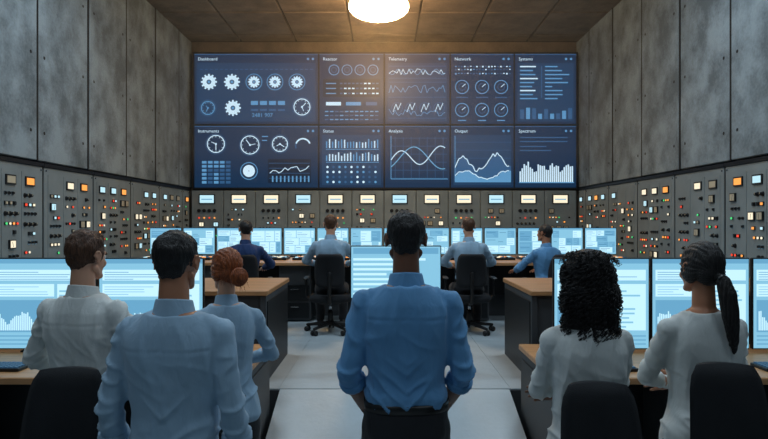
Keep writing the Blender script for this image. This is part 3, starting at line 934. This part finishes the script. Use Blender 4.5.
    for i in (0, 1):
        g = MB(); a = AN[i]
        s = -1 if i == 0 else 1
        g.capsule((a.x, a.y - .02, .05), (a.x, a.y, .085), .042, .042, 'black'); g.capsule((a.x, a.y - .03, .038), (a.x + s * .02, a.y + .15, .034), .036, .033, 'black')
        g.capsule((a.x + s * .01, a.y + .12, .034), (a.x + s * .015, a.y + .19, .03), .038, .028, 'black')
        g.box((a.x - .036, a.y - .06, 0.0), (a.x + .04, a.y + .2, .02), 'black')
        co, no, fs = remesh(g, .01, 2); co[:, 2] = np.maximum(co[:, 2], 0.0)
        mb.add(co, fs, 'leather', True)
    hc, hf = hand_geo(curl)
    for i in (0, 1):
        s = -1 if i == 0 else 1
        fd = (W[i] - E[i]).normalized()
        if handdir: fd = (fd * .4 + Vector(handdir[i][0])).normalized(); bk = Vector(handdir[i][1])
        else: bk = Vector((s, 0, .1))
        bk = (bk - fd * bk.dot(fd)).normalized()
        th = fd.cross(bk)
        want = Vector((0, 1, 0)) if abs(bk.z) < .6 else Vector((-s, 0, 0))
        if th.dot(want) < 0: th = -th
        hsz = .93 if fem else 1.0
        vs = [W[i] + (th * c[0] + fd * (c[1] + .012) + bk * c[2]) * hsz for c in hc]
        mb.add(vs, hf, skin, True)
    # --- head
    hc_, hf_ = head_geo()
    def HX(v): return HC + (Rl @ (Vector(v) * hs))
    mb.add([HX(v) for v in hc_], hf_, skin, True)
    for s in (-1, 1):
        t = MB(); t.ell((s * .03, .073, .0), (.0135, .011, .0115), 'eye'); mb.add([HX(v) for v in t.v], t.f, 'eye', True)
        t = MB(); t.ell((s * .03, .0825, .0), (.005, .003, .005), 'iris'); mb.add([HX(v) for v in t.v], t.f, 'iris', True)
        t = MB(); t.capsule((s * .016, .089, .018), (s * .044, .078, .02), .0035, .0025, 'black', 8, 2); mb.add([HX(v) for v in t.v], t.f, hair, True)
    t = MB(); t.ell((0, .083, -.059), (.020, .008, .0042), 'lips'); t.ell((0, .082, -.067), (.017, .008, .0045), 'lips'); mb.add([HX(v) for v in t.v], t.f, 'lips', True)
    def addh(vs, fs, sm=True): mb.add([HX(v) for v in vs], fs, hair, sm)
    vs, fs, tv, tf = hair_short(hair, topz, seed, 3600 if fine else 300)
    if style != 'curly': addh(vs, fs)
    if style == 'short': addh(tv, tf, False)
    if style in ('bun', 'pony'):
        g = MB()
        g.ell((0, -.02, .03), (.084, .098, .096), 'black'); g.ell((0, -.06, -.015), (.068, .052, .06), 'black')
        for s in (-1, 1): g.ell((s * .062, -.012, -.005), (.026, .05, .06), 'black')
        co, no, fs = remesh(g, .0045, 5)
        tie = Vector((0, -.112, -.03)) if style == 'pony' else Vector((.0, -.105, -.035))
        out = []
        for i in range(len(co)):
            p = Vector(co[i]); n = Vector(no[i])
            ang = math.atan2(p.x - tie.x, p.z - tie.z + .001)
            out.append(p + n * (.0018 * math.sin(ang * 30 + 5 * noise.noise(p * 20)) + .003 * noise.noise(p * 25)))
        addh(out, fs)
    if style == 'bun':
        g = MB(); c = Vector((.012, -.135, -.045))
        g.ell(c, (.046, .04, .046), 'black')
        for q in range(16):
            a0 = q * 2 * math.pi / 16; a1 = (q + 1) * 2 * math.pi / 16
            g.capsule(c + Vector((.034 * math.cos(a0), -.006, .034 * math.sin(a0))), c + Vector((.034 * math.cos(a1), -.006, .034 * math.sin(a1))), .018, .018, 'black', 8, 2)
        co, no, fs = remesh(g, .004, 2)
        out = [Vector(co[i]) + Vector(no[i]) * .0025 * math.sin(math.hypot(co[i][0] - c.x, co[i][2] - c.z) * 900 + 2 * math.atan2(co[i][0] - c.x, co[i][2] - c.z)) for i in range(len(co))]
        addh(out, fs)
        r = random.Random(4)
        for q in range(30):
            a = r.uniform(0, 6.28); b = c + Vector((.04 * math.cos(a), -.01, .04 * math.sin(a))); t = MB()
            t.capsule(b, b + Vector((r.uniform(-.02, .02), r.uniform(-.02, 0), r.uniform(-.06, -.01))), .0013, .0005, 'black', 5, 2); addh(t.v, t.f)
        for q in range(60):
            a = r.uniform(-1, 1); b = Vector((a * .06, -.06 - .03 * (1 - a * a), -.04)); t = MB()
            t.capsule(b, b + Vector((a * .01 + r.uniform(-.01, .01), -.005, -r.uniform(.02, .05))), .0015, .0005, 'black', 5, 2); addh(t.v, t.f)
    if style == 'pony':
        g = MB(); pts = [Vector((0, -.105, -.03)), Vector((.004, -.137, -.055)), Vector((.01, -.15, -.11)), Vector((.018, -.152, -.18)), Vector((.026, -.15, -.25)), Vector((.034, -.145, -.31)), Vector((.042, -.14, -.36))]
        rd = [.018, .028, .034, .033, .028, .019, .006]
        for q in range(6): g.capsule(pts[q], pts[q + 1], rd[q], rd[q + 1], 'black', 12, 3)
        co, no, fs = remesh(g, .005, 3)
        out = [Vector(co[i]) + Vector(no[i]) * (.003 * math.sin(math.atan2(co[i][0] - .015, co[i][1] + .15) * 14 + co[i][2] * 20) + .003 * noise.noise(Vector((co[i][0] * 60, co[i][1] * 60, co[i][2] * 10)))) for i in range(len(co))]
        addh(out, fs)
        t = MB(); t.tube((0, -.12, -.038), (.002, -.134, -.05), .024, .024, 'black', 16); mb.add([HX(v) for v in t.v], t.f, 'leather', True)
    if style == 'curly':
        g = MB()
        g.ell((0, -.03, .04), (.102, .1, .095), 'black'); g.ell((0, -.06, -.06), (.118, .08, .11), 'black'); g.ell((0, -.065, -.17), (.114, .055, .1), 'black')
        co, no, fs = remesh(g, .009, 3)
        addh(co, fs)
        r = random.Random(11); hv = []; hf2 = []
        for q in range(1100):
            i = r.randrange(len(co)); p = Vector(co[i]); n = Vector(no[i])
            if p.y > .045 and p.z < .08: continue
            p = p - n * .006
            dr = (Vector((n.x * .35, n.y * .3, -1)) if p.z < .09 else Vector((n.x, n.y, -.3))).normalized(); u = dr.orthogonal().normalized(); w_ = dr.cross(u)
            L = r.uniform(.045, .075); R_ = r.uniform(.006, .011); ph = r.random() * 6.28; turns = r.uniform(2, 3.2); ns = 16
            base = len(hv)
            for t in range(ns + 1):
                f = t / ns; a = ph + f * turns * 6.283; fade = 1 - .35 * f
                cpos = p + dr * L * f + n * (.012 * math.sin(math.pi * min(1, f * 1.2))) + (u * math.cos(a) + w_ * math.sin(a)) * R_ * fade
                rad = .0032 * (1 - .6 * f)
                rd_ = (u * math.cos(a) + w_ * math.sin(a))
                hv += [cpos + rd_ * rad, cpos + dr * rad, cpos - rd_ * rad, cpos - dr * rad]
            for t in range(ns):
                for e in range(4):
                    a0 = base + t * 4 + e; b0 = base + t * 4 + (e + 1) % 4; hf2.append((a0, b0, b0 + 4, a0 + 4))
        addh(hv, hf2)
    return mb.obj(name, loc, yaw, sc)

desk_arms = [(-.2, .40, .24), (.2, .40, .24)]
dd = [((0, .9, -.1), (0, 0, 1)), ((0, .9, -.1), (0, 0, 1))]
person('standing_man', (.09, 2.45, ZL), 0, 1.79, 'sh_blue', 'skin_d', 'hair_blk', seed=1, sleeve=.34,
       wrists=[(-.18, .145, .03), (.18, .145, .03)], poles=[(-.5, -1, 0), (.5, -1, 0)], handdir=[((.7, .3, -.5), (-.5, .8, .2)), ((-.7, .3, -.5), (.5, .8, .2))])
person('standing_man', (-.746, 2.14, ZL), math.radians(-4), 1.714, 'sh_pale', 'skin_m', 'hair_blk', seed=2, sleeve=.55, tucked=False,
       wrists=[(-.235, .04, -.03), (.235, .06, -.03)])
person('standing_man', (-1.36, 2.72, ZL), math.radians(-12), 1.70, 'sh_white', 'skin_l', 'hair_brn', seed=3, sleeve=1.0, topz=.01, look=(math.radians(-6), .05),
       wrists=[(-.18, .2, .1), (.18, .2, .1)], poles=[(-1, -.8, 0), (1, -.8, 0)])
person('standing_woman', (-.77, 2.93, ZL), math.radians(18), 1.62, 'sh_pale', 'skin_l', 'hair_aub', style='bun', sex='f', seed=4, sleeve=1.0, look=(math.radians(20), .1), tucked=False,
       wrists=[(-.05, .22, .22), (.1, .24, .2)], poles=[(-1, -.4, -.5), (1, -.4, -.5)])
person('standing_woman', (.785, 2.32, ZL), math.radians(0), 1.635, 'sh_white', 'skin_d', 'hair_blk', style='curly', sex='f', seed=5, sleeve=1.0, tucked=False,
       wrists=[(.03, .2, .24), (-.03, .22, .2)], poles=[(-1, -.3, -.35), (1, -.3, -.35)])
person('standing_woman', (1.29, 2.43, ZL), math.radians(5), 1.668, 'sh_white', 'skin_m', 'hair_blk', style='pony', sex='f', seed=6, sleeve=.75, look=(math.radians(6), .05), tucked=False,
       wrists=[(.0, .21, .18), (.02, .2, .2)], poles=[(-1, -.2, -.3), (1, -.3, -.3)])
office_chair((-1.22, 2.06, ZL), math.radians(178), seat=.5, top=1.18, bw=.33, arms=False)
office_chair((.73, 1.79, ZL), math.radians(181), seat=.5, top=1.195, bw=.29, arms=False)
office_chair((1.20, 1.88, ZL), math.radians(178), seat=.5, top=1.24, bw=.29, arms=False)
def seated(x, y, yaw, H, shirt, skin, hair, seed, look=(0, 0), lean=.06, **kw):
    person('seated_man', (x, y, 0), yaw, H, shirt, skin, hair, seed=seed, seated=True, hipz=.545, lean=lean, look=look, fine=False, handdir=dd, curl=.2, wrists=kw.get('w', desk_arms), poles=[(-1, -.3, -.5), (1, -.3, -.5)], sleeve=kw.get('sl', 1.0))
    office_chair((x + .03 * math.sin(yaw), y - .03, 0), yaw, seat=.43, top=.9, bw=.34)
seated(-.61, 6.84, 0.05, 1.70, 'sh_pale', 'skin_l', 'hair_brn', 21)
seated(.97, 6.84, -.03, 1.66, 'sh_pale', 'skin_l', 'hair_brn', 22)
seated(-1.55, 6.7, .12, 1.62, 'sh_navy', 'skin_l', 'hair_blk', 23, look=(.2, -.15))
seated(1.84, 6.75, .4, 1.56, 'sh_blue', 'skin_m', 'hair_blk', 24, look=(.3, -.1))

# ------------------------------------------------------------------ lights
mb = MB()
mb.ell((0, 0, -.32), (.46, .46, .18), 'lampglass', seg=36, st=14)
mb.tube((0, 0, -.16), (0, 0, 0), .03, .03, 'chrome', 14)
mb.tube((0, 0, -.02), (0, 0, 0), .12, .12, 'chrome', 24)
mb.obj('ceiling_lamp', (-.08, 9.15, ZC - .001))
# warm scatter volume added below the lamp to imitate its bloom
hz = MB(); hz.box((-3.75, 6.2, 2.0), (3.75, 11.72, 4.33), 'joint')
ho = hz.obj('lamp_bloom')
hm = bpy.data.materials.new('bloom_volume'); hm.use_nodes = True
nt = hm.node_tree; nt.nodes.clear()
o_ = nt.nodes.new('ShaderNodeOutputMaterial'); vs_ = nt.nodes.new('ShaderNodeVolumeScatter')
vs_.inputs['Density'].default_value = 0.026; vs_.inputs['Anisotropy'].default_value = 0.45; vs_.inputs['Color'].default_value = (1, .84, .62, 1)
nt.links.new(vs_.outputs[0], o_.inputs['Volume'])
ho.data.materials.clear(); ho.data.materials.append(hm)

def area(name, loc, rot, sx, sy, power, col):
    l = bpy.data.lights.new(name, 'AREA'); l.shape = 'RECTANGLE'; l.size = sx; l.size_y = sy; l.energy = power; l.color = col
    o = bpy.data.objects.new(name, l); scene.collection.objects.link(o); o.location = loc; o.rotation_euler = rot; return o
for x in (-1.9, 1.9):  # fill panels added overhead, out of view, to brighten people and room
    for y, p in ((.3, 22), (3.2, 38), (6.2, 56)):
        mb = MB(); mb.box((-.62, -.32, -.03), (.62, .32, 0), 'metaldark', bev=.006); mb.box((-.58, -.28, -.034), (.58, .28, -.03), 'fillglass')
        mb.obj('fill_light_panel', (x, y, ZC - .001))
        area('fill_lamp', (x, y, ZC - .05), (0, 0, 0), 1.1, .5, p, (.72, .89, 1.0))
world = bpy.data.worlds.new('world'); scene.world = world; world.use_nodes = True
world.node_tree.nodes['Background'].inputs[0].default_value = (.25, .4, .6, 1); world.node_tree.nodes['Background'].inputs[1].default_value = .1

# ------------------------------------------------------------------ camera
cam = bpy.data.cameras.new('camera'); cam.sensor_width = 36; cam.lens = F / 768 * 36; cam.shift_y = 2.5 / 768; cam.clip_start = .05
co = bpy.data.objects.new('camera', cam); scene.collection.objects.link(co)
co.location = (0, 0, CAMZ); co.rotation_euler = (math.pi / 2, 0, 0)
scene.camera = co
